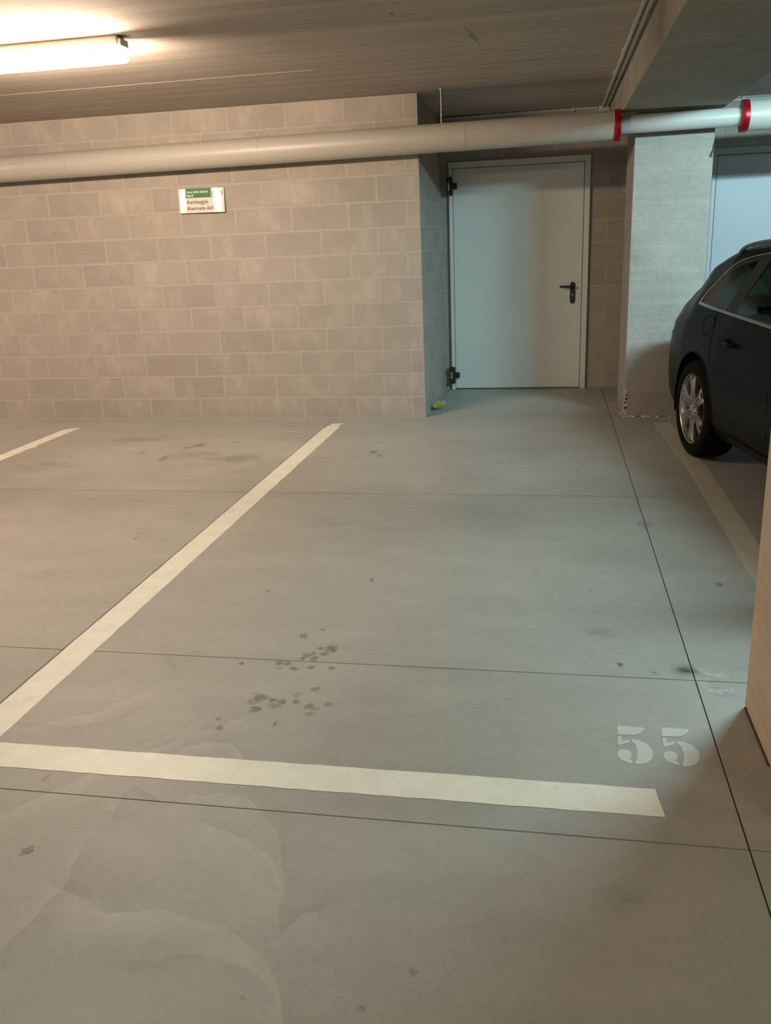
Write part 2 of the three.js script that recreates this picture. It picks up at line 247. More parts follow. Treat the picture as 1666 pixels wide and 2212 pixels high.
{
  const wall = structure(group('wall_back'), 'shaded block wall around the steel doors');
  mortarBox(wall, -0.1, 8.2, -0.05, H + 0.02, -1.7, -1.4802);
  layBlocks(wall, [0, 0, -1.4834], [1, 0, 0], 0.002, 1.848, 0, H, (k) => (k % 2 ? 1.566 : 1.566 + L / 2), 21, [[DOORS[0][0], DOORS[0][1], 0, DOORS[0][2]]]);
  layBlocks(wall, [0, 0, -1.4834], [1, 0, 0], 2.062, 5.2, 0, H, (k) => (k % 2 ? 2.06 : 2.06 + L / 2), 22, [[DOORS[1][0], DOORS[1][1], 0, DOORS[1][2]]]);
  mortarBox(wall, 1.85, 2.06, 0, H, -1.5, -0.67, M.plain);           // unseen partition added so no light leaks between the bays
}
{
  const wr = structure(group('wall_right'), 'concrete wall at the right end of the garage'); mortarBox(wr, 8, 8.2, -0.05, H + 0.02, -1.6, 14.2, M.plain);
  const wf = structure(group('wall_front'), 'concrete wall across the driving aisle'); mortarBox(wf, -9, 8.2, -0.05, H + 0.02, 14, 14.2, M.plain);
  const we = structure(group('wall_end'), 'concrete wall at the left end of the garage'); mortarBox(we, -9.2, -9, -0.05, H + 0.02, -1.6, 14.2, M.plain);
}
// ---------------------------------------------------------------- columns and beam
{
  const col = group('concrete_column', [1.955, 0, -0.345]);
  structure(col, 'grey cast concrete column between the two steel doors', 'column');
  const shaft = metreUV(rb(0.58, 2.335, 0.69, 0.008, 0, 1.1675, 0), 2, 0.3, 0.2);
  mesh('shaft', shaft, M.cast, col);
  const r = rng(3), crumbs = [];
  for (let i = 0; i < 22; i++) { const s = 0.006 + 0.012 * r(), g = new THREE.IcosahedronGeometry(s, 0); g.scale(1.6, 0.5, 1); g.rotateY(r() * 6); const side = r() < 0.35; g.translate(side ? -0.29 - 0.02 * r() : -0.29 + 0.55 * r(), 0.003, side ? 0.345 - 0.3 * r() : 0.35 + 0.012 * r()); crumbs.push(g); }
  const cr = mesh('plaster_crumbs', merge(crumbs), std([0.62, 0.58, 0.5], 0.95), col); cr.userData.kind = 'stuff';
  // worn plaster along the foot of the corner
  const worn = []; for (let i = 0; i < 9; i++) { const h = 0.02 + 0.05 * r(); const g = rb(0.012 + 0.02 * r(), h, 0.006, 0.0028, -0.283 + 0.012 * r(), 0.03 + i * 0.022, 0.3455); worn.push(g); }
  mesh('worn_corner', merge(worn), std([0.60, 0.56, 0.49], 0.95), col);
  mesh('cable_end', tube([[0.291, 2.10, 0.33], [0.289, 2.07, 0.352], [0.286, 2.035, 0.357], [0.272, 2.0, 0.36], [0.275, 1.985, 0.362], [0.279, 1.99, 0.36]], 0.0045, 30, 6), M.black, col);
}
{
  const col = group('concrete_column', [1.97, 0, 5.06]);
  structure(col, 'concrete column in the foreground cut by the right edge', 'column');
  mesh('shaft', metreUV(rb(0.555, 2.335, 0.68, 0.012, 0, 1.1675, 0), 2, 0.7, 0.9), M.warmLitCast, col);
  mesh('base_joint', tube([[-0.2785, 0.004, -0.32], [-0.279, 0.004, -0.22], [-0.2785, 0.004, -0.12], [-0.2785, 0.004, 0.0]], 0.003, 24, 6), M.jointFill, col);
}
{
  const beam = group('concrete_beam', [1.93, 2.325, 0]);
  structure(beam, 'wide concrete beam along the ceiling over the columns', 'beam');
  const g = metreUV(rb(0.757, 0.26, 15.48, 0.012, 0, 0.13, 6.26), 2, 0.1, 0.5);
  mesh('beam_body', g, M.beam, beam);
}
// ---------------------------------------------------------------- steel doors
function steelDoor(name, x0, x1, top, z, withHandle, label, coat) {
  const d = structure(group(name, [x0, 0, z]), label, 'door');
  const W = x1 - x0, fl = 0.036, fr = 0.052, ft = 0.055, pz = 0.035;
  const jamb = (w, h, x, y) => rb(w, h, 0.075, 0.003, x, y, pz - 0.0375);
  mesh('frame', merge([jamb(fl, top - ft, fl / 2, (top - ft) / 2), jamb(fr, top - ft, W - fr / 2, (top - ft) / 2), jamb(W, ft, W / 2, top - ft / 2)]), coat, d);
  const lx0 = fl + 0.004, lx1 = W - fr - 0.005, ly0 = 0.012, ly1 = top - ft - 0.005;
  mesh('leaf', rb(lx1 - lx0, ly1 - ly0, 0.05, 0.003, (lx0 + lx1) / 2, (ly0 + ly1) / 2, pz - 0.025 - 0.004), coat, d);
  mesh('rebate', bx(W - 0.03, top - 0.04, 0.02, W / 2, top / 2 - 0.012, -0.005), M.jointFill, d);
  for (const y of withHandle ? [0.148, 1.95] : []) {
    const h = mesh('hinge', merge([rb(0.040, 0.165, 0.03, 0.004, 0.016, y, pz + 0.012), rb(0.045, 0.055, 0.03, 0.004, 0.058, y, pz + 0.010), cyl(0.017, 0.05, 'y', 0.0, y + 0.06, pz + 0.020), cyl(0.017, 0.05, 'y', 0.0, y - 0.06, pz + 0.020)]), M.black, d);
    h.userData.label = 'black door hinge';
    mesh('hinge_pin', cyl(0.011, 0.075, 'y', 0.0, y, pz + 0.020), M.steel, h);
  }
  if (withHandle) {
    const hx = 1.261 - x0, hy = 0.955, sh = new THREE.Shape();
    const w = 0.021; sh.moveTo(-w, -0.105); sh.absarc(0, -0.105, w, Math.PI, 0, false); sh.lineTo(w, 0.052); sh.absarc(0, 0.052, w, 0, Math.PI, false); sh.closePath();
    const pg = new THREE.ExtrudeGeometry(sh, { depth: 0.008, bevelEnabled: true, bevelSize: 0.0025, bevelThickness: 0.0025, bevelSegments: 2, curveSegments: 10 }); pg.translate(hx, hy, pz - 0.003);
    const hd = mesh('handle', pg, M.black, d); hd.userData.label = 'black lever handle on an oblong plate';
    mesh('lever', merge([cyl(0.012, 0.05, 'z', hx, hy + 0.035, pz + 0.028), tube([[hx + 0.004, hy + 0.035, pz + 0.048], [hx - 0.04, hy + 0.034, pz + 0.052], [hx - 0.115, hy + 0.035, pz + 0.05]], 0.0105, 20, 10), new THREE.SphereGeometry(0.0105, 10, 8).translate(hx - 0.115, hy + 0.035, pz + 0.05)]), M.black, hd);
    mesh('key_cylinder', merge([cyl(0.007, 0.006, 'z', hx, hy - 0.043, pz + 0.009), rb(0.006, 0.016, 0.006, 0.002, hx, hy - 0.053, pz + 0.009)]), M.steel, hd);
  }
  return d;
}
steelDoor('door_1', ...DOORS[0], -1.4802, true, 'pale grey steel door with black lever handle in the alcove', M.doorPaint);
steelDoor('door_2', ...DOORS[1], -1.4802, false, 'pale bluish steel door behind the dark car', M.doorPaint2);

// ---------------------------------------------------------------- lamps
function batten(key, label, lit) {
  const c = LAMPS[key], g = group('ceiling_lamp', [c.x, H, c.z]);
  tag(g, label, 'lamp');
  const col = new THREE.Color().setRGB(...c.color);
  mesh('tray', merge([rb(LAMP_LEN - 0.02, 0.052, 0.10, 0.01, 0, -0.026, 0)]), M.lampTray, g);
  const glow = new THREE.MeshStandardMaterial({ color: 0xffffff, roughness: 0.4, emissive: col, emissiveIntensity: 6.0 });
  const sh = new THREE.Shape(); sh.moveTo(-0.062, 0); sh.lineTo(-0.056, -0.035); sh.quadraticCurveTo(-0.05, -0.056, -0.028, -0.058); sh.lineTo(0.028, -0.058); sh.quadraticCurveTo(0.05, -0.056, 0.056, -0.035); sh.lineTo(0.062, 0); sh.closePath();
  const dg = new THREE.ExtrudeGeometry(sh, { depth: LAMP_LEN - 0.03, bevelEnabled: true, bevelSize: 0.008, bevelThickness: 0.014, bevelSegments: 3, curveSegments: 6 });
  dg.translate(0, 0, -(LAMP_LEN - 0.03) / 2); dg.rotateY(Math.PI / 2); dg.translate(0, -0.060, 0);
  mesh('diffuser', dg, glow, g);
  for (const s of [-1, 1]) mesh('end_cap', rb(0.02, 0.035, 0.09, 0.006, s * (LAMP_LEN / 2 - 0.0), -0.034, 0), M.lampTray, g);
  for (const x of [-0.5, 0.5]) for (const s of [-1, 1]) mesh('clip', rb(0.022, 0.035, 0.006, 0.002, x, -0.052, s * 0.073), M.steel, g);
  const area = (w, h, at, to, k) => { const l = new THREE.RectAreaLight(col, k, w, h); l.position.set(...at); g.add(l); l.lookAt(c.x + at[0] + to[0], H + at[1] + to[1], c.z + at[2] + to[2]); l.name = 'tube_light'; return l; };
  area(LAMP_LEN - 0.06, 0.09, [0, -0.1265, 0], [0, -1, 0.0001], c.down);
  area(LAMP_LEN - 0.06, 0.05, [0, -0.092, 0.0775], [0, 0, 1], c.side);
  area(LAMP_LEN - 0.06, 0.05, [0, -0.092, -0.0775], [0, 0, -1], c.side);
  return g;
}
batten('warm', 'glowing warm white batten lamp on the ceiling above the block wall bay');
batten('cool', 'cool white batten lamp on the ceiling of the bay beyond the beam');
batten('bayFill', 'unseen warm batten added as fill light on the ceiling of the next bay');
batten('aisleFill', 'unseen warm batten added as fill light behind the camera on the left');
batten('aisleCool', 'greenish white batten lamp on the ceiling behind the camera on the right');

// ---------------------------------------------------------------- insulated pipe under the ceiling
{
  const PX = 1.94, PY = 2.236, PZ = 0.135, SL = 0.0071;
  const pipe = group('insulated_pipe', [PX, PY, PZ]); pipe.rotation.z = Math.atan(SL);
  tag(pipe, 'long pale clad pipe with red end bands along the block wall', 'pipe');
  const clad = (a, b) => { const g = cyl(0.1045, b - a, 'x', (a + b) / 2 - PX, 0, 0, 48); return g; };
  mesh('cladding', clad(-8.9, 1.50), M.pvcClad, pipe);
  mesh('cladding', clad(2.428, 7.9), M.pvcClad, pipe);
  for (const [x, dx] of [[-4.6, 0], [-2.95, 0], [-1.28, 0], [0.38, 0], [4.0, 0]]) mesh('overlap_seam', cyl(0.106, 0.035, 'x', x - PX, 0, 0, 48), M.pvcClad, pipe);
  mesh('bare_pipe', cyl(0.065, 1.2, 'x', 0.03, 0, 0, 36), M.pvcCore, pipe);
  const ring = (x) => { const g = new THREE.LatheGeometry([[0.067, -0.024], [0.1055, -0.024], [0.111, -0.022], [0.112, 0], [0.111, 0.022], [0.1055, 0.024], [0.067, 0.024]].map((q) => new THREE.Vector2(...q)), 48); g.rotateZ(Math.PI / 2); g.translate(x - PX, 0, 0); return g; };
  for (const x of [1.523, 2.417]) { const o = mesh('end_band', ring(x), M.redBand, pipe); o.userData.label = 'shiny red metal band'; }
}
{
  const rod = mesh('hanger_rod', merge([cyl(0.0035, 0.245, 'y', 0, -0.1225, 0, 8), cyl(0.012, 0.006, 'y', 0, -0.003, 0, 12)]), M.steel);
  rod.position.set(0.205, H, 0.135); tag(rod, 'thin bright steel rod hanging the pipe from the ceiling', 'hanger');
}
// ---------------------------------------------------------------- conduits
function conduit(label, pts, r, clips, axis) {
  const g = group('conduit'); tag(g, label, 'conduit');
  mesh('tube', tube(pts, r, 60, 10), M.conduit, g);
  for (const c of clips) mesh('clip', axis === 'x' ? rb(0.016, 0.04, 0.034, 0.004, c[0], c[1] + 0.004, c[2] - 0.003) : rb(0.04, 0.034, 0.016, 0.004, c[0], c[1] + 0.005, c[2]), M.conduit, g);
  return g;
}
conduit('thin grey conduit along the top of the alcove wall', [[0.01, H - 0.024, -1.464], [0.5, H - 0.018, -1.464], [1.0, H - 0.015, -1.464], [1.45, H - 0.014, -1.464]], 0.0125, [[0.55, H - 0.0215, -1.464], [0.84, H - 0.0205, -1.464], [1.23, H - 0.0205, -1.464]], 'x');
conduit('outer grey conduit on the ceiling beside the beam', [[1.49, H - 0.014, -1.38], [1.488, H - 0.013, 0.5], [1.487, H - 0.014, 3], [1.487, H - 0.013, 8]], 0.0125, [0.35, 1.15, 1.95, 2.75, 3.6].map((z) => [1.488, H - 0.014, z]), 'z');
conduit('inner grey conduit tucked against the beam', [[1.525, H - 0.014, -1.38], [1.523, H - 0.014, 0.5], [1.522, H - 0.014, 3], [1.522, H - 0.013, 8]], 0.0125, [0.5, 1.5, 2.1, 3.0].map((z) => [1.523, H - 0.014, z]), 'z');
conduit('grey conduit on the wall above the second steel door', [[2.34, H - 0.03, -1.464], [3.0, H - 0.03, -1.464], [4.5, H - 0.03, -1.464]], 0.0125, [[2.7, H - 0.03, -1.464], [3.4, H - 0.03, -1.464]], 'x');
{
  const b = group('junction_box', [1.505, H - 0.045, -1.43]); tag(b, 'grey junction box in the alcove corner by the beam', 'box');
  mesh('body', rb(0.10, 0.085, 0.09, 0.012), M.conduit, b);
  mesh('cover', rb(0.085, 0.07, 0.008, 0.003, 0, 0, 0.046), M.conduit, b);
}
// ---------------------------------------------------------------- sign on the wall
{
  const cv = document.createElement('canvas'); cv.width = 1024; cv.height = 488; const c = cv.getContext('2d');
  c.fillStyle = '#d9d6cd'; c.fillRect(0, 0, 1024, 488);
  c.fillStyle = '#3f7a55'; c.fillRect(150, 0, 590, 185);
  c.fillStyle = '#8fb39a'; c.fillRect(750, 60, 95, 125);
  c.fillStyle = '#e4e8dc'; c.font = 'bold 70px sans-serif'; c.textBaseline = 'alphabetic';
  c.fillText('Casa della Salute', 172, 92, 500); c.fillText('Nord', 172, 165, 160);
  c.fillStyle = '#34322e'; c.font = 'bold 94px sans-serif';
  c.fillText('Parcheggio', 172, 305, 545); c.fillText('Riservato AUS', 172, 432, 720);
  c.strokeStyle = '#6b6862'; c.lineWidth = 26; c.beginPath(); c.arc(912, 112, 58, -2.5, 0.75); c.stroke();
  const t = new THREE.CanvasTexture(cv); t.colorSpace = THREE.SRGBColorSpace; t.magFilter = THREE.LinearFilter;
  const W = 0.405, Hh = 0.194, NX = 64, NY = 14, g = new THREE.BoxGeometry(W, Hh, 0.003, NX, NY, 1), p = g.attributes.position;
  // thin sheet, bent so the lamp glares in two upright spots
  for (let i = 0; i < p.count; i++) { const u = p.getX(i) / W + 0.5, v = p.getY(i) / Hh + 0.5; const bow = SIGN(u, v); p.setZ(i, p.getZ(i) + bow); p.setY(i, p.getY(i) + 0.004 * (0.5 - u)); }
  g.computeVertexNormals();
  const side = phys([0.7, 0.69, 0.65], 0.4), face = new THREE.MeshPhysicalMaterial({ map: t, roughness: 0.35, clearcoat: 1, clearcoatRoughness: 0.13 });
  const s = shade(new THREE.Mesh(g, [side, side, side, side, face, side])); s.name = numbered('wall_sign'); s.position.set(-1.851, 1.868, 0.0085); scene.add(s);
  tag(s, 'small white sign with a green strip fixed to the block wall', 'sign');
}
function SIGN(u, v) {                                  // sheet bent to mirror the lamp twice: slopes away twice across its width, leans back at the top
  const slope = (t) => { const k = (c, w) => Math.exp(-(((t - c) / w) ** 4)); return 0.075 - 0.26 * k(0.085, 0.07) - 0.27 * k(0.85, 0.085); };
  let z = 0; for (let i = 0; i < 60; i++) z += slope(u * (i + 0.5) / 60) * u * 0.405 / 60;
  return z - 0.194 * (0.076 * v + 0.018 * v * v) + 0.021;
}
// ---------------------------------------------------------------- painted lines and numbers
function flat(pts, h, m, name) {                      // pts: (x, z) outline, real thickness h
  const s = new THREE.Shape(pts.map(([x, z]) => new THREE.Vector2(x, -z)));
  const g = new THREE.ExtrudeGeometry(s, { depth: h, bevelEnabled: false, curveSegments: 4 }); g.rotateX(-Math.PI / 2); metreUV(g, 0.6);
  return mesh(name, g, m);
}
function ragged(pts, amp, step, seed) {               // outline with the slightly uneven edge of rolled paint
  const r = rng(seed), o = [];
  for (let i = 0; i < pts.length; i++) { const [a, b] = pts[i], [c, d] = pts[(i + 1) % pts.length], n = Math.max(1, Math.round(Math.hypot(c - a, d - b) / step)), l = Math.hypot(c - a, d - b); for (let k = 0; k < n; k++) { const t = k / n, e = (r() - 0.5) * amp; o.push([a + (c - a) * t - (d - b) / l * e, b + (d - b) * t + (c - a) / l * e]); } }
  return o;
}
const LINE = 0.0012;
tag(flat(ragged([[-0.806, 0.43], [-0.786, 0.40], [-0.80, 0.36], [-0.765, 0.315], [-0.79, 0.27], [-0.75, 0.255], [-0.68, 0.235], [-0.70, 0.33], [-0.68, 0.37], [-0.676, 5.21], [-0.803, 5.21]], 0.004, 0.05, 1), LINE, M.whitePaint, 'parking_line'), 'long white line running from the block wall towards the camera', 'floor marking');
tag(flat(ragged([[-3.175, 0.47], [-3.1, 0.42], [-3.055, 0.40], [-3.06, 1.1], [-3.03, 1.13], [-3.06, 1.2], [-3.05, 5.2], [-3.18, 5.2]], 0.006, 0.06, 2), LINE, M.whitePaint, 'parking_line'), 'white line with a chipped end at the left edge', 'floor marking');
tag(flat(ragged([[1.875, 0.247], [2.007, 0.247], [2.068, 1.78], [2.073, 3.4], [2.08, 5.2], [1.955, 5.2], [1.945, 3.4], [1.94, 1.78]], 0.004, 0.05, 3), LINE, M.wornPaint, 'parking_line'), 'worn pale line running beside the wheel of the dark car', 'floor marking');
tag(flat(ragged([[-3.6, 5.215], [1.362, 5.213], [1.376, 5.335], [-3.6, 5.342]], 0.003, 0.05, 4), LINE, M.whitePaint, 'stop_line'), 'wide white line across the front of the bay', 'floor marking');
for (let n = 0; n < 2; n++) {
  const s = DIGIT.map((poly) => { const g = new THREE.ExtrudeGeometry(new THREE.Shape(poly.map(([x, z]) => new THREE.Vector2(x + n * 0.1325, -z + n * 0.006))), { depth: 0.001, bevelEnabled: false }); g.rotateX(-Math.PI / 2); return metreUV(g, 0.6); });
  tag(mesh('painted_digit', merge(s), M.digitPaint), n ? 'stencilled floor digit 5 nearer the foreground column' : 'stencilled floor digit 5 farther from the foreground column', 'floor marking', 'bay number on the floor');
}
// ---------------------------------------------------------------- yellow leaf
{
  const g = new THREE.PlaneGeometry(0.10, 0.085, 14, 10); g.rotateX(-Math.PI / 2); const p = g.attributes.position, top = [];
  for (let i = 0; i < p.count; i++) { const x = p.getX(i) / 0.05, z = p.getZ(i) / 0.0425; const w = Math.sqrt(Math.max(0, 1 - x * x * 0.92)) * (0.82 + 0.18 * Math.cos(x * 9)); p.setZ(i, z * 0.0425 * w); p.setY(i, 0.006 + 0.022 * (0.5 + 0.5 * Math.sin(x * 2.1 + 0.4)) + 0.012 * z * z * w + 0.005 * fbm(x * 2 + 3, z * 2, 2)); }
  g.rotateX(0.42); g.translate(0, 0.014, 0); g.computeVertexNormals(); const b = g.clone(); b.translate(0, -0.0008, 0); b.index.array.reverse(); b.computeVertexNormals();
  const leaf = group('fallen_leaf', [0.08, 0, -0.37], 0.5); leaf.scale.setScalar(1.25); tag(leaf, 'curled yellow leaf on the floor at the alcove corner', 'leaf');
  mesh('blade', merge([g, b]), std([0.46, 0.42, 0.11], 0.7, { map: paint(64, 64, (i, j, c) => { const v = 0.9 + 0.5 * fbm(i / 9, j / 9, 3); c[0] = v; c[1] = v; c[2] = v * 0.9; }) }), leaf);
  mesh('stalk', tube([[-0.04, 0.008, 0], [-0.055, 0.005, 0.006], [-0.068, 0.003, 0.004]], 0.0014, 10, 5), std([0.1, 0.09, 0.04], 0.8), leaf);
}
// ---------------------------------------------------------------- estate car (x: from the near flank inwards, y: up, z: forwards from the rear axle)
{
  const car = group('estate_car', [1.98, 0.0013, 1.36], THREE.MathUtils.degToRad(10.5));
  tag(car, 'dark estate car parked at an angle beside the concrete column', 'car');
  const CX = 0.92;
  const lerp = (tab) => (s) => { if (s <= tab[0][0]) return tab[0][1]; for (let i = 0; i + 1 < tab.length; i++) if (s <= tab[i + 1][0]) { const [a, u] = tab[i], [b, v] = tab[i + 1]; return u + (v - u) * (s - a) / (b - a); } return tab[tab.length - 1][1]; };
  const soft = (f, h) => (s) => (f(s - h) + 2 * f(s - h / 2) + 2 * f(s) + 2 * f(s + h / 2) + f(s + h)) / 8;
  const topL = lerp([[-1.01, 0.60], [-0.995, 0.73], [-0.965, 0.85], [-0.93, 0.905], [-0.80, 0.985], [-0.65, 1.075], [-0.50, 1.155], [-0.30, 1.245], [-0.05, 1.325], [0.15, 1.365], [0.45, 1.39], [0.9, 1.405], [1.5, 1.385], [1.78, 1.33], [2.45, 0.99], [2.6, 0.955], [3.2, 0.85], [3.5, 0.74], [3.62, 0.63], [3.66, 0.53]]);
  const top = (s) => (s < -0.9 ? topL(s) : soft(topL, 0.05)(s));
  const bot = lerp([[-1.01, 0.46], [-0.97, 0.32], [-0.92, 0.26], [-0.5, 0.215], [0.5, 0.20], [2.4, 0.20], [3.3, 0.20], [3.58, 0.25], [3.66, 0.40]]);
  const plan = soft(lerp([[-1.03, 0.58], [-0.99, 0.68], [-0.93, 0.755], [-0.8, 0.82], [-0.6, 0.868], [-0.3, 0.905], [0.1, 0.92], [2.6, 0.92], [3.05, 0.89], [3.35, 0.81], [3.55, 0.68], [3.68, 0.5]]), 0.03);
  const tuck = soft(lerp([[0.15, 0.06], [0.25, 0.035], [0.34, 0.012], [0.46, 0.0], [0.66, 0.002], [0.82, 0.02], [0.93, 0.048], [1.0, 0.072], [1.3, 0.205], [1.45, 0.275]]), 0.03);
  const hw = (y, s) => plan(s) - tuck(y) - 0.22 * Math.max(0, y - 1.0) * Math.max(0, Math.min(1, 0.1 - s)) - 0.6 * Math.max(0, Math.min(y, 1.06) - 0.84) * Math.max(0, Math.min(1, (-0.25 - s) / 0.6));
  const X = (y, s) => CX - hw(y, s);                  // near flank surface
  function loft(s0, s1, n, off = 0, floor = null) {
    const P = [], I = [], ring = [];
    const st = []; for (let i = 0; i <= n; i++) st.push(s0 + (s1 - s0) * i / n);
    if (floor === null) for (const e of [-1.005, -0.998, -0.985, -0.975, 3.655, 3.645, 3.63]) if (e > s0 && e < s1) st.push(e);
    st.sort((a, b) => a - b);
    for (const s of st) {
      const T = top(s) - off, B = floor === null ? bot(s) + off : floor, hf = (y) => Math.max(0.05, hw(y, s) - off), r = Math.min(0.065, (T - B) * 0.35), h = [];
      const hb = hf(B);
      h.push([0, B], [hb * 0.5, B], [hb - 0.05, B], [hb - 0.015, B + 0.012]);
      for (let i = 1; i <= 18; i++) { const y = B + 0.03 + (T - r - B - 0.03) * i / 18; h.push([hf(y), y]); }
      const xe = hf(T - r), rx = Math.min(0.15, xe * 0.4);
      for (let i = 1; i <= 6; i++) { const a = i / 6 * Math.PI / 2; h.push([xe - rx * (1 - Math.cos(a)), T - r + r * Math.sin(a)]); }
      const xt = xe - rx; for (let i = 1; i <= 4; i++) h.push([xt * (1 - i / 4), T + 0.018 * (1 - (1 - i / 4) ** 2)]);
      const full = h.map(([x, y]) => [CX - x, y]).concat(h.slice(1, -1).reverse().map(([x, y]) => [CX + x, y]));
      ring.push(full.length); for (const [x, y] of full) P.push(x, y, s);
    }
    const m = ring[0], R = st.length;
    for (let i = 0; i + 1 < R; i++) for (let j = 0; j < m; j++) { const a = i * m + j, b = i * m + (j + 1) % m, c = a + m, d = b + m; I.push(a, b, c, b, d, c); }
    const cap = (i, flip) => { let cx = 0, cy = 0; for (let j = 0; j < m; j++) { cx += P[(i * m + j) * 3]; cy += P[(i * m + j) * 3 + 1]; } const q = P.length / 3; P.push(cx / m, cy / m, st[i]); for (let j = 0; j < m; j++) { const a = i * m + j, b = i * m + (j + 1) % m; flip ? I.push(q, b, a) : I.push(q, a, b); } };
    cap(0, true); cap(R - 1, false);
    const g = new THREE.BufferGeometry(); g.setAttribute('position', new THREE.Float32BufferAttribute(P, 3)); g.setIndex(I);
    // outward winding
    let vol = 0; const v = (k) => new THREE.Vector3(P[k * 3], P[k * 3 + 1], P[k * 3 + 2]); for (let i = 0; i < I.length; i += 3) vol += v(I[i]).dot(v(I[i + 1]).cross(v(I[i + 2])));
    if (vol < 0) for (let i = 0; i < I.length; i += 3) { const t = I[i]; I[i] = I[i + 1]; I[i + 1] = t; } g.setIndex(I);
    g.computeVertexNormals(); g.setAttribute('uv', new THREE.Float32BufferAttribute(new Float32Array(P.length / 3 * 2), 2)); return g;
  }
  const ev = new Evaluator(); ev.useGroups = false; ev.attributes = ['position', 'normal', 'uv'];
  const br = (g) => { const b = new Brush(g); b.updateMatrixWorld(); return b; };
  const cut = (a, b) => ev.evaluate(a, b, SUBTRACTION), meet = (a, b) => ev.evaluate(a, b, INTERSECTION);
  // prism through the car from an outline in (z, y), between x = a and x = b
  const prism = (pts, a, b) => { const g = new THREE.ExtrudeGeometry(new THREE.Shape(pts.map(([s, y]) => new THREE.Vector2(s, y))), { depth: b - a, bevelEnabled: false }); g.applyMatrix4(new THREE.Matrix4().makeBasis(new THREE.Vector3(0, 0, 1), new THREE.Vector3(0, 1, 0), new THREE.Vector3(-1, 0, 0))); g.translate(b, 0, 0); return br(g); };
  const prismZ = (pts, a, b) => { const g = new THREE.ExtrudeGeometry(new THREE.Shape(pts.map(([x, y]) => new THREE.Vector2(x, y))), { depth: b - a, bevelEnabled: false }); g.translate(0, 0, a); return br(g); };
  const outer = br(loft(-1.01, 3.66, 96)), thin = br(loft(-1.0, 3.65, 96, 0.010)), cabin = br(loft(-0.80, 2.36, 60, 0.05, 0.44));
  const DLO = [[-0.165, 1.002], [-0.15, 1.034], [-0.119, 1.073], [-0.04, 1.136], [0.037, 1.190], [0.13, 1.243], [0.248, 1.277], [0.55, 1.316], [1.1, 1.33], [1.45, 1.305], [1.75, 1.225], [2.2, 0.962], [2.1, 0.948], [1.02, 0.958], [0.33, 0.985]];
  const panes = [
    [[-0.125, 1.006], [-0.095, 1.062], [0.05, 1.170], [0.145, 1.220], [0.255, 1.253], [0.455, 1.283], [0.325, 0.993]],
    [[0.475, 0.988], [0.605, 1.296], [1.1, 1.306], [1.13, 0.967]],
    [[1.24, 0.966], [1.21, 1.304], [1.44, 1.280], [1.73, 1.205], [2.1, 0.966]],
  ];
  const LINER = 0; const WA = 0.325, AX = [0, 2.72], LINK = 1.84;
  let shell = cut(outer, cabin);
  shell = cut(shell, prism(DLO, -0.2, LINK + 0.2));
  for (const z of AX) for (const a of [[-0.2, 0.30], [LINK - 0.30, LINK + 0.2]]) { const g = new THREE.CylinderGeometry(0.366, 0.366, a[1] - a[0], 48); g.rotateZ(Math.PI / 2); g.translate((a[0] + a[1]) / 2, WA + 0.012, z); shell = cut(shell, br(g)); }
  const rear = prismZ([[CX - 0.56, 0.99], [CX + 0.56, 0.99], [CX + 0.46, 1.20], [CX - 0.46, 1.20]], -1.2, -0.30), front = prismZ([[CX - 0.68, 1.03], [CX + 0.68, 1.03], [CX + 0.55, 1.30], [CX - 0.55, 1.30]], 1.55, 2.7);
  shell = cut(cut(shell, rear), front);
  const tailN = prism([[-1.2, 0.75], [-0.72, 0.77], [-0.66, 0.82], [-0.74, 0.90], [-1.2, 0.91]], -0.2, 0.48), tailF = prism([[-1.2, 0.75], [-0.72, 0.77], [-0.66, 0.82], [-0.74, 0.90], [-1.2, 0.91]], LINK - 0.48, LINK + 0.2);
  const headN = prism([[3.9, 0.60], [3.42, 0.62], [3.2, 0.70], [3.25, 0.73], [3.9, 0.72]], -0.2, 0.45), headF = prism([[3.9, 0.60], [3.42, 0.62], [3.2, 0.70], [3.25, 0.73], [3.9, 0.72]], LINK - 0.45, LINK + 0.2);
  for (const t of [tailN, tailF, headN, headF]) shell = cut(shell, t);
  const skin = cut(outer, thin);
  const C = {
    paint: phys([0.004, 0.005, 0.007], 0.42, { metalness: 0, specularIntensity: 0.14, clearcoat: 0.14, clearcoatRoughness: 0.05 }),
    trim: phys([0.012, 0.013, 0.013], 0.4), chrome: std([0.62, 0.62, 0.60], 0.22, { metalness: 1 }), rubber: phys([0.005, 0.0045, 0.0045], 0.9, { specularIntensity: 0.3 }), alloy: std([0.52, 0.49, 0.45], 0.3, { metalness: 0.95 }), dark: phys([0.004, 0.004, 0.004], 0.95, { specularIntensity: 0.2 }),
    glass: phys([0.36, 0.46, 0.41], 0.02, { transmission: 1, ior: 1.5 }), red: phys([0.16, 0.008, 0.01], 0.15, { clearcoat: 1 }), lens: phys([0.35, 0.36, 0.37], 0.1, { clearcoat: 1 }), cloth: std([0.02, 0.02, 0.019], 0.95),
  };
  const body = mesh('body', shell.geometry, C.paint, car);
  for (const [near, a, b] of [[true, -0.2, CX], [false, CX, LINK + 0.2]]) {
    let fr = meet(skin, prism(DLO, a, b));
    for (const q of panes) fr = cut(fr, prism(q, a, b));
    mesh('window_frame', fr.geometry, C.trim, car);
    for (const q of panes) mesh('side_window', meet(skin, prism(q, a, b)).geometry, C.glass, car);
  }
  mesh('rear_window', meet(skin, rear).geometry, C.glass, car); mesh('windscreen', meet(skin, front).geometry, C.glass, car);
  for (const t of [tailN, tailF]) mesh('tail_light', meet(outer, t).geometry, C.red, car);
  for (const t of [headN, headF]) mesh('headlight', meet(outer, t).geometry, C.lens, car);
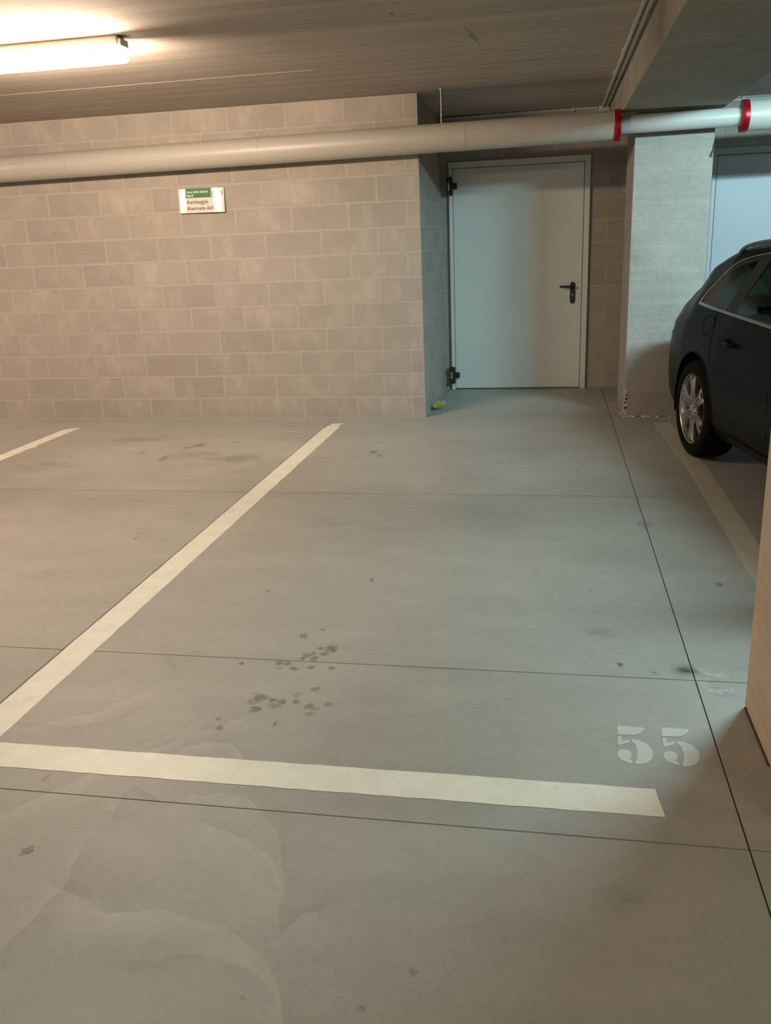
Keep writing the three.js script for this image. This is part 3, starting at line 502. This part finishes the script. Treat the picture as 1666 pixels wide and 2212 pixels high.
  // bright strip around the side glass, thicker along the waistline
  const on = (s, y, out = 0) => [X(y, s) - out, y, s], far = (q) => q.map(([x, y, z]) => [LINK - x, y, z]);
  const upper = [[-0.168, 1.0], [-0.155, 1.034], [-0.124, 1.077], [-0.04, 1.143], [0.037, 1.197], [0.13, 1.250], [0.248, 1.284], [0.55, 1.322], [1.1, 1.335], [1.45, 1.312], [1.75, 1.23], [2.21, 0.962]].map(([s, y]) => on(s, y, 0.001));
  const lower = []; for (let i = 0; i <= 24; i++) { const s = -0.168 + 2.36 * i / 24; lower.push([s, lerp([[-0.168, 0.998], [0.33, 0.978], [1.02, 0.951], [2.2, 0.942]])(s)]); }
  const strip = (pts, h, o) => { const sh = new THREE.Shape(); sh.absellipse(0, 0, o, h, 0, Math.PI * 2); const g = new THREE.TubeGeometry(new THREE.CatmullRomCurve3(pts.map((q) => new THREE.Vector3(...q))), 90, 1, 8), p = g.attributes.position, n = g.attributes.normal, c = new THREE.CatmullRomCurve3(pts.map((q) => new THREE.Vector3(...q))); for (let i = 0; i < p.count; i++) { const cx = p.getX(i) - n.getX(i), cy = p.getY(i) - n.getY(i), cz = p.getZ(i) - n.getZ(i); p.setXYZ(i, cx + n.getX(i) * o, cy + n.getY(i) * h, cz + n.getZ(i) * h); } return g; };
  const low3 = lower.map(([s, y]) => on(s, y, 0.001));
  for (const f of [(q) => q, far]) { mesh('chrome_strip', merge([strip(f(upper), 0.0045, 0.004), strip(f(low3), 0.011, 0.006)]), C.chrome, car); }
  // roof rails
  for (const f of [(q) => q, far]) {
    const pts = [[0.11, 1.322], [0.17, 1.350], [0.30, 1.372], [0.6, 1.394], [1.1, 1.412], [1.6, 1.395], [1.8, 1.36], [1.86, 1.33]].map(([s, y]) => [0.238 - 0.02 * Math.min(1, Math.abs(s - 1) / 0.9), y, s]);
    mesh('roof_rail', strip(f(pts), 0.0125, 0.012), phys([0.10, 0.105, 0.10], 0.3, { clearcoat: 0.6 }), car);
  }
  // panel gaps, fuel flap, handles
  const gapLine = (pts, r = 0.0028) => mesh('panel_gap', tube(pts.map(([s, y]) => on(s, y, -0.0008)), r, 40, 6), C.dark, car);
  gapLine([[0.215, 0.975], [0.235, 0.93], [0.245, 0.86], [0.25, 0.80], [0.262, 0.74], [0.30, 0.66]]);
  gapLine([[1.175, 0.95], [1.17, 0.8], [1.17, 0.6], [1.18, 0.4], [1.2, 0.27]]); gapLine([[2.22, 0.93], [2.25, 0.8], [2.27, 0.6], [2.27, 0.4], [2.24, 0.28]]);
  gapLine([[0.52, 0.285], [0.9, 0.275], [1.6, 0.272], [2.2, 0.275]], 0.004);
  { const q = []; for (let i = 0; i < 24; i++) { const a = i / 24 * Math.PI * 2; q.push(on(0.135 + 0.095 * Math.cos(a) + 0.02 * Math.sin(a), 0.888 + 0.062 * Math.sin(a), -0.0005)); } const fl = mesh('fuel_flap', tube(q, 0.0026, 60, 6, true), C.dark, car); fl.userData.label = 'oval outline of the fuel flap'; }
  for (const s of [0.53, 1.42]) {
    const h = mesh('door_handle', strip([[s - 0.11, 0.812], [s - 0.09, 0.815], [s, 0.817], [s + 0.09, 0.815], [s + 0.11, 0.812]].map(([a, y], i) => on(a, y, i === 0 || i === 4 ? 0.0 : 0.03)), 0.014, 0.009), C.paint, car);
    const cup = new THREE.SphereGeometry(0.06, 16, 12); cup.scale(0.12, 0.62, 1.15); cup.translate(X(0.812, s) + 0.003, 0.806, s); mesh('handle_cup', cup, C.dark, h);
  }
  for (const f of [0.0, 1]) { const mir = rb(0.10, 0.11, 0.16, 0.04, f ? LINK + 0.02 : -0.02, 1.0, 2.05); mesh('wing_mirror', mir, C.paint, car); }
  // wheels
  const tyre = new THREE.LatheGeometry([[0.225, -0.092], [0.232, -0.105], [0.262, -0.112], [0.296, -0.110], [0.314, -0.098], [0.3235, -0.07], [0.325, 0], [0.3235, 0.07], [0.314, 0.098], [0.296, 0.110], [0.262, 0.112], [0.232, 0.105], [0.225, 0.092]].map((q) => new THREE.Vector2(...q)), 72); tyre.rotateZ(Math.PI / 2);
  const rim = new THREE.LatheGeometry([[0.226, -0.10], [0.2315, -0.106], [0.2335, -0.104], [0.226, -0.094], [0.216, -0.08], [0.205, -0.02], [0.20, 0.09], [0.195, 0.09], [0.195, -0.02], [0.208, -0.08], [0.219, -0.098]].map((q) => new THREE.Vector2(...q)), 72); rim.rotateZ(Math.PI / 2); rim.scale(-1, 1, 1); rim.index.array.reverse(); rim.computeVertexNormals();
  const spokes = [];
  for (let k = 0; k < 6; k++) {
    const sh = new THREE.Shape(); sh.moveTo(-0.028, 0.045); sh.lineTo(-0.026, 0.11); sh.lineTo(-0.046, 0.212); sh.lineTo(-0.028, 0.215); sh.lineTo(-0.012, 0.185); sh.lineTo(0.012, 0.185); sh.lineTo(0.028, 0.215); sh.lineTo(0.046, 0.212); sh.lineTo(0.026, 0.11); sh.lineTo(0.028, 0.045); sh.closePath();
    const g = new THREE.ExtrudeGeometry(sh, { depth: 0.018, bevelEnabled: true, bevelSize: 0.005, bevelThickness: 0.006, bevelSegments: 2 });
    const p = g.attributes.position; for (let i = 0; i < p.count; i++) { const r = p.getY(i); p.setZ(i, p.getZ(i) - 0.018 + 0.028 * (1 - Math.abs(r - 0.17) / 0.17)); } g.computeVertexNormals();
    for (const e of [-1, 1]) { const ridge = rb(0.007, 0.165, 0.012, 0.003, 0, 0, 0); ridge.rotateZ(-e * 0.045); ridge.translate(e * 0.013, 0.125, 0.024); ridge.rotateZ(k * Math.PI / 3 + 0.06); spokes.push(ridge); }
    g.rotateZ(k * Math.PI / 3 + 0.06); spokes.push(g);
  }
  const hub = new THREE.LatheGeometry([[0, 0.035], [0.028, 0.033], [0.034, 0.024], [0.052, 0.020], [0.066, 0.008], [0.068, -0.03], [0, -0.03]].map((q) => new THREE.Vector2(...q)), 36); hub.rotateX(Math.PI / 2); spokes.push(hub);
  for (let k = 0; k < 5; k++) { const g = new THREE.CylinderGeometry(0.0085, 0.0085, 0.02, 6); g.rotateX(Math.PI / 2); const a = k / 5 * Math.PI * 2 + 0.3; g.translate(0.046 * Math.cos(a), 0.046 * Math.sin(a), 0.024); spokes.push(g); }
  const star = merge(spokes); star.rotateY(-Math.PI / 2); star.translate(-0.078, 0, 0);   // faces the near side
  const disc = new THREE.CylinderGeometry(0.15, 0.15, 0.02, 40); disc.rotateZ(Math.PI / 2); disc.translate(-0.01, 0, 0);
  const drum = new THREE.CylinderGeometry(0.19, 0.19, 0.02, 40); drum.rotateZ(Math.PI / 2); drum.translate(0.07, 0, 0);
  const liner = new THREE.CylinderGeometry(0.362, 0.362, 0.29, 40, 1, true, 0, Math.PI * 1.08); liner.rotateZ(Math.PI / 2); liner.rotateX(LINER);
  for (const z of AX) for (const near of [true, false]) {
    const w = new THREE.Group(); w.name = 'wheel'; w.position.set(near ? 0.117 : LINK - 0.117, 0.325, z); if (!near) w.rotation.y = Math.PI; car.add(w);
    mesh('tyre', tyre, C.rubber, w); const r = mesh('rim', rim, C.alloy, w); const sp = mesh('spokes', star, C.alloy, w); mesh('brake_disc', merge([disc]), std([0.16, 0.14, 0.125], 0.5, { metalness: 0.7 }), w); mesh('wheel_back', drum, C.dark, w);
    const l = mesh('arch_liner', liner, C.dark, car); l.position.set(near ? 0.16 : LINK - 0.16, WA + 0.012, z);
    const lip = new THREE.TorusGeometry(0.369, 0.006, 8, 48, Math.PI * 1.06); lip.rotateY(-Math.PI / 2); lip.rotateX(-0.03 * Math.PI * 0);
    const lp = lip.attributes.position; for (let i = 0; i < lp.count; i++) { const yy = lp.getY(i) + WA + 0.012, ss = lp.getZ(i) + z; const xs = X(Math.max(0.22, yy), ss); lp.setXYZ(i, (near ? xs : LINK - xs) + lp.getX(i), yy, ss); } lip.computeVertexNormals(); mesh('arch_lip', lip, C.paint, car);
  }
  // cabin
  mesh('rear_bench', merge([rb(1.24, 0.16, 0.5, 0.05, CX, 0.52, 0.62), (() => { const g = rb(1.24, 0.56, 0.14, 0.05); g.rotateX(-0.28); g.translate(CX, 0.78, 0.30); return g; })()]), C.cloth, car);
  for (const x of [CX - 0.4, CX + 0.4]) mesh('headrest', rb(0.26, 0.16, 0.09, 0.04, x, 1.11, 0.20), C.cloth, car);
  for (const x of [CX - 0.38, CX + 0.38]) { const seat = mesh('front_seat', merge([rb(0.5, 0.16, 0.5, 0.05, x, 0.52, 1.62), (() => { const g = rb(0.46, 0.6, 0.13, 0.05); g.rotateX(-0.3); g.translate(x, 0.80, 1.30); return g; })()]), C.cloth, car); mesh('headrest', rb(0.26, 0.17, 0.09, 0.04, x, 1.16, 1.19), C.cloth, seat); }
  mesh('load_cover', rb(1.24, 0.03, 0.85, 0.01, CX, 0.93, -0.30), C.cloth, car);
  mesh('dashboard', rb(1.36, 0.3, 0.4, 0.08, CX, 0.83, 2.1), C.cloth, car);
}
renderer.render(scene, camera);
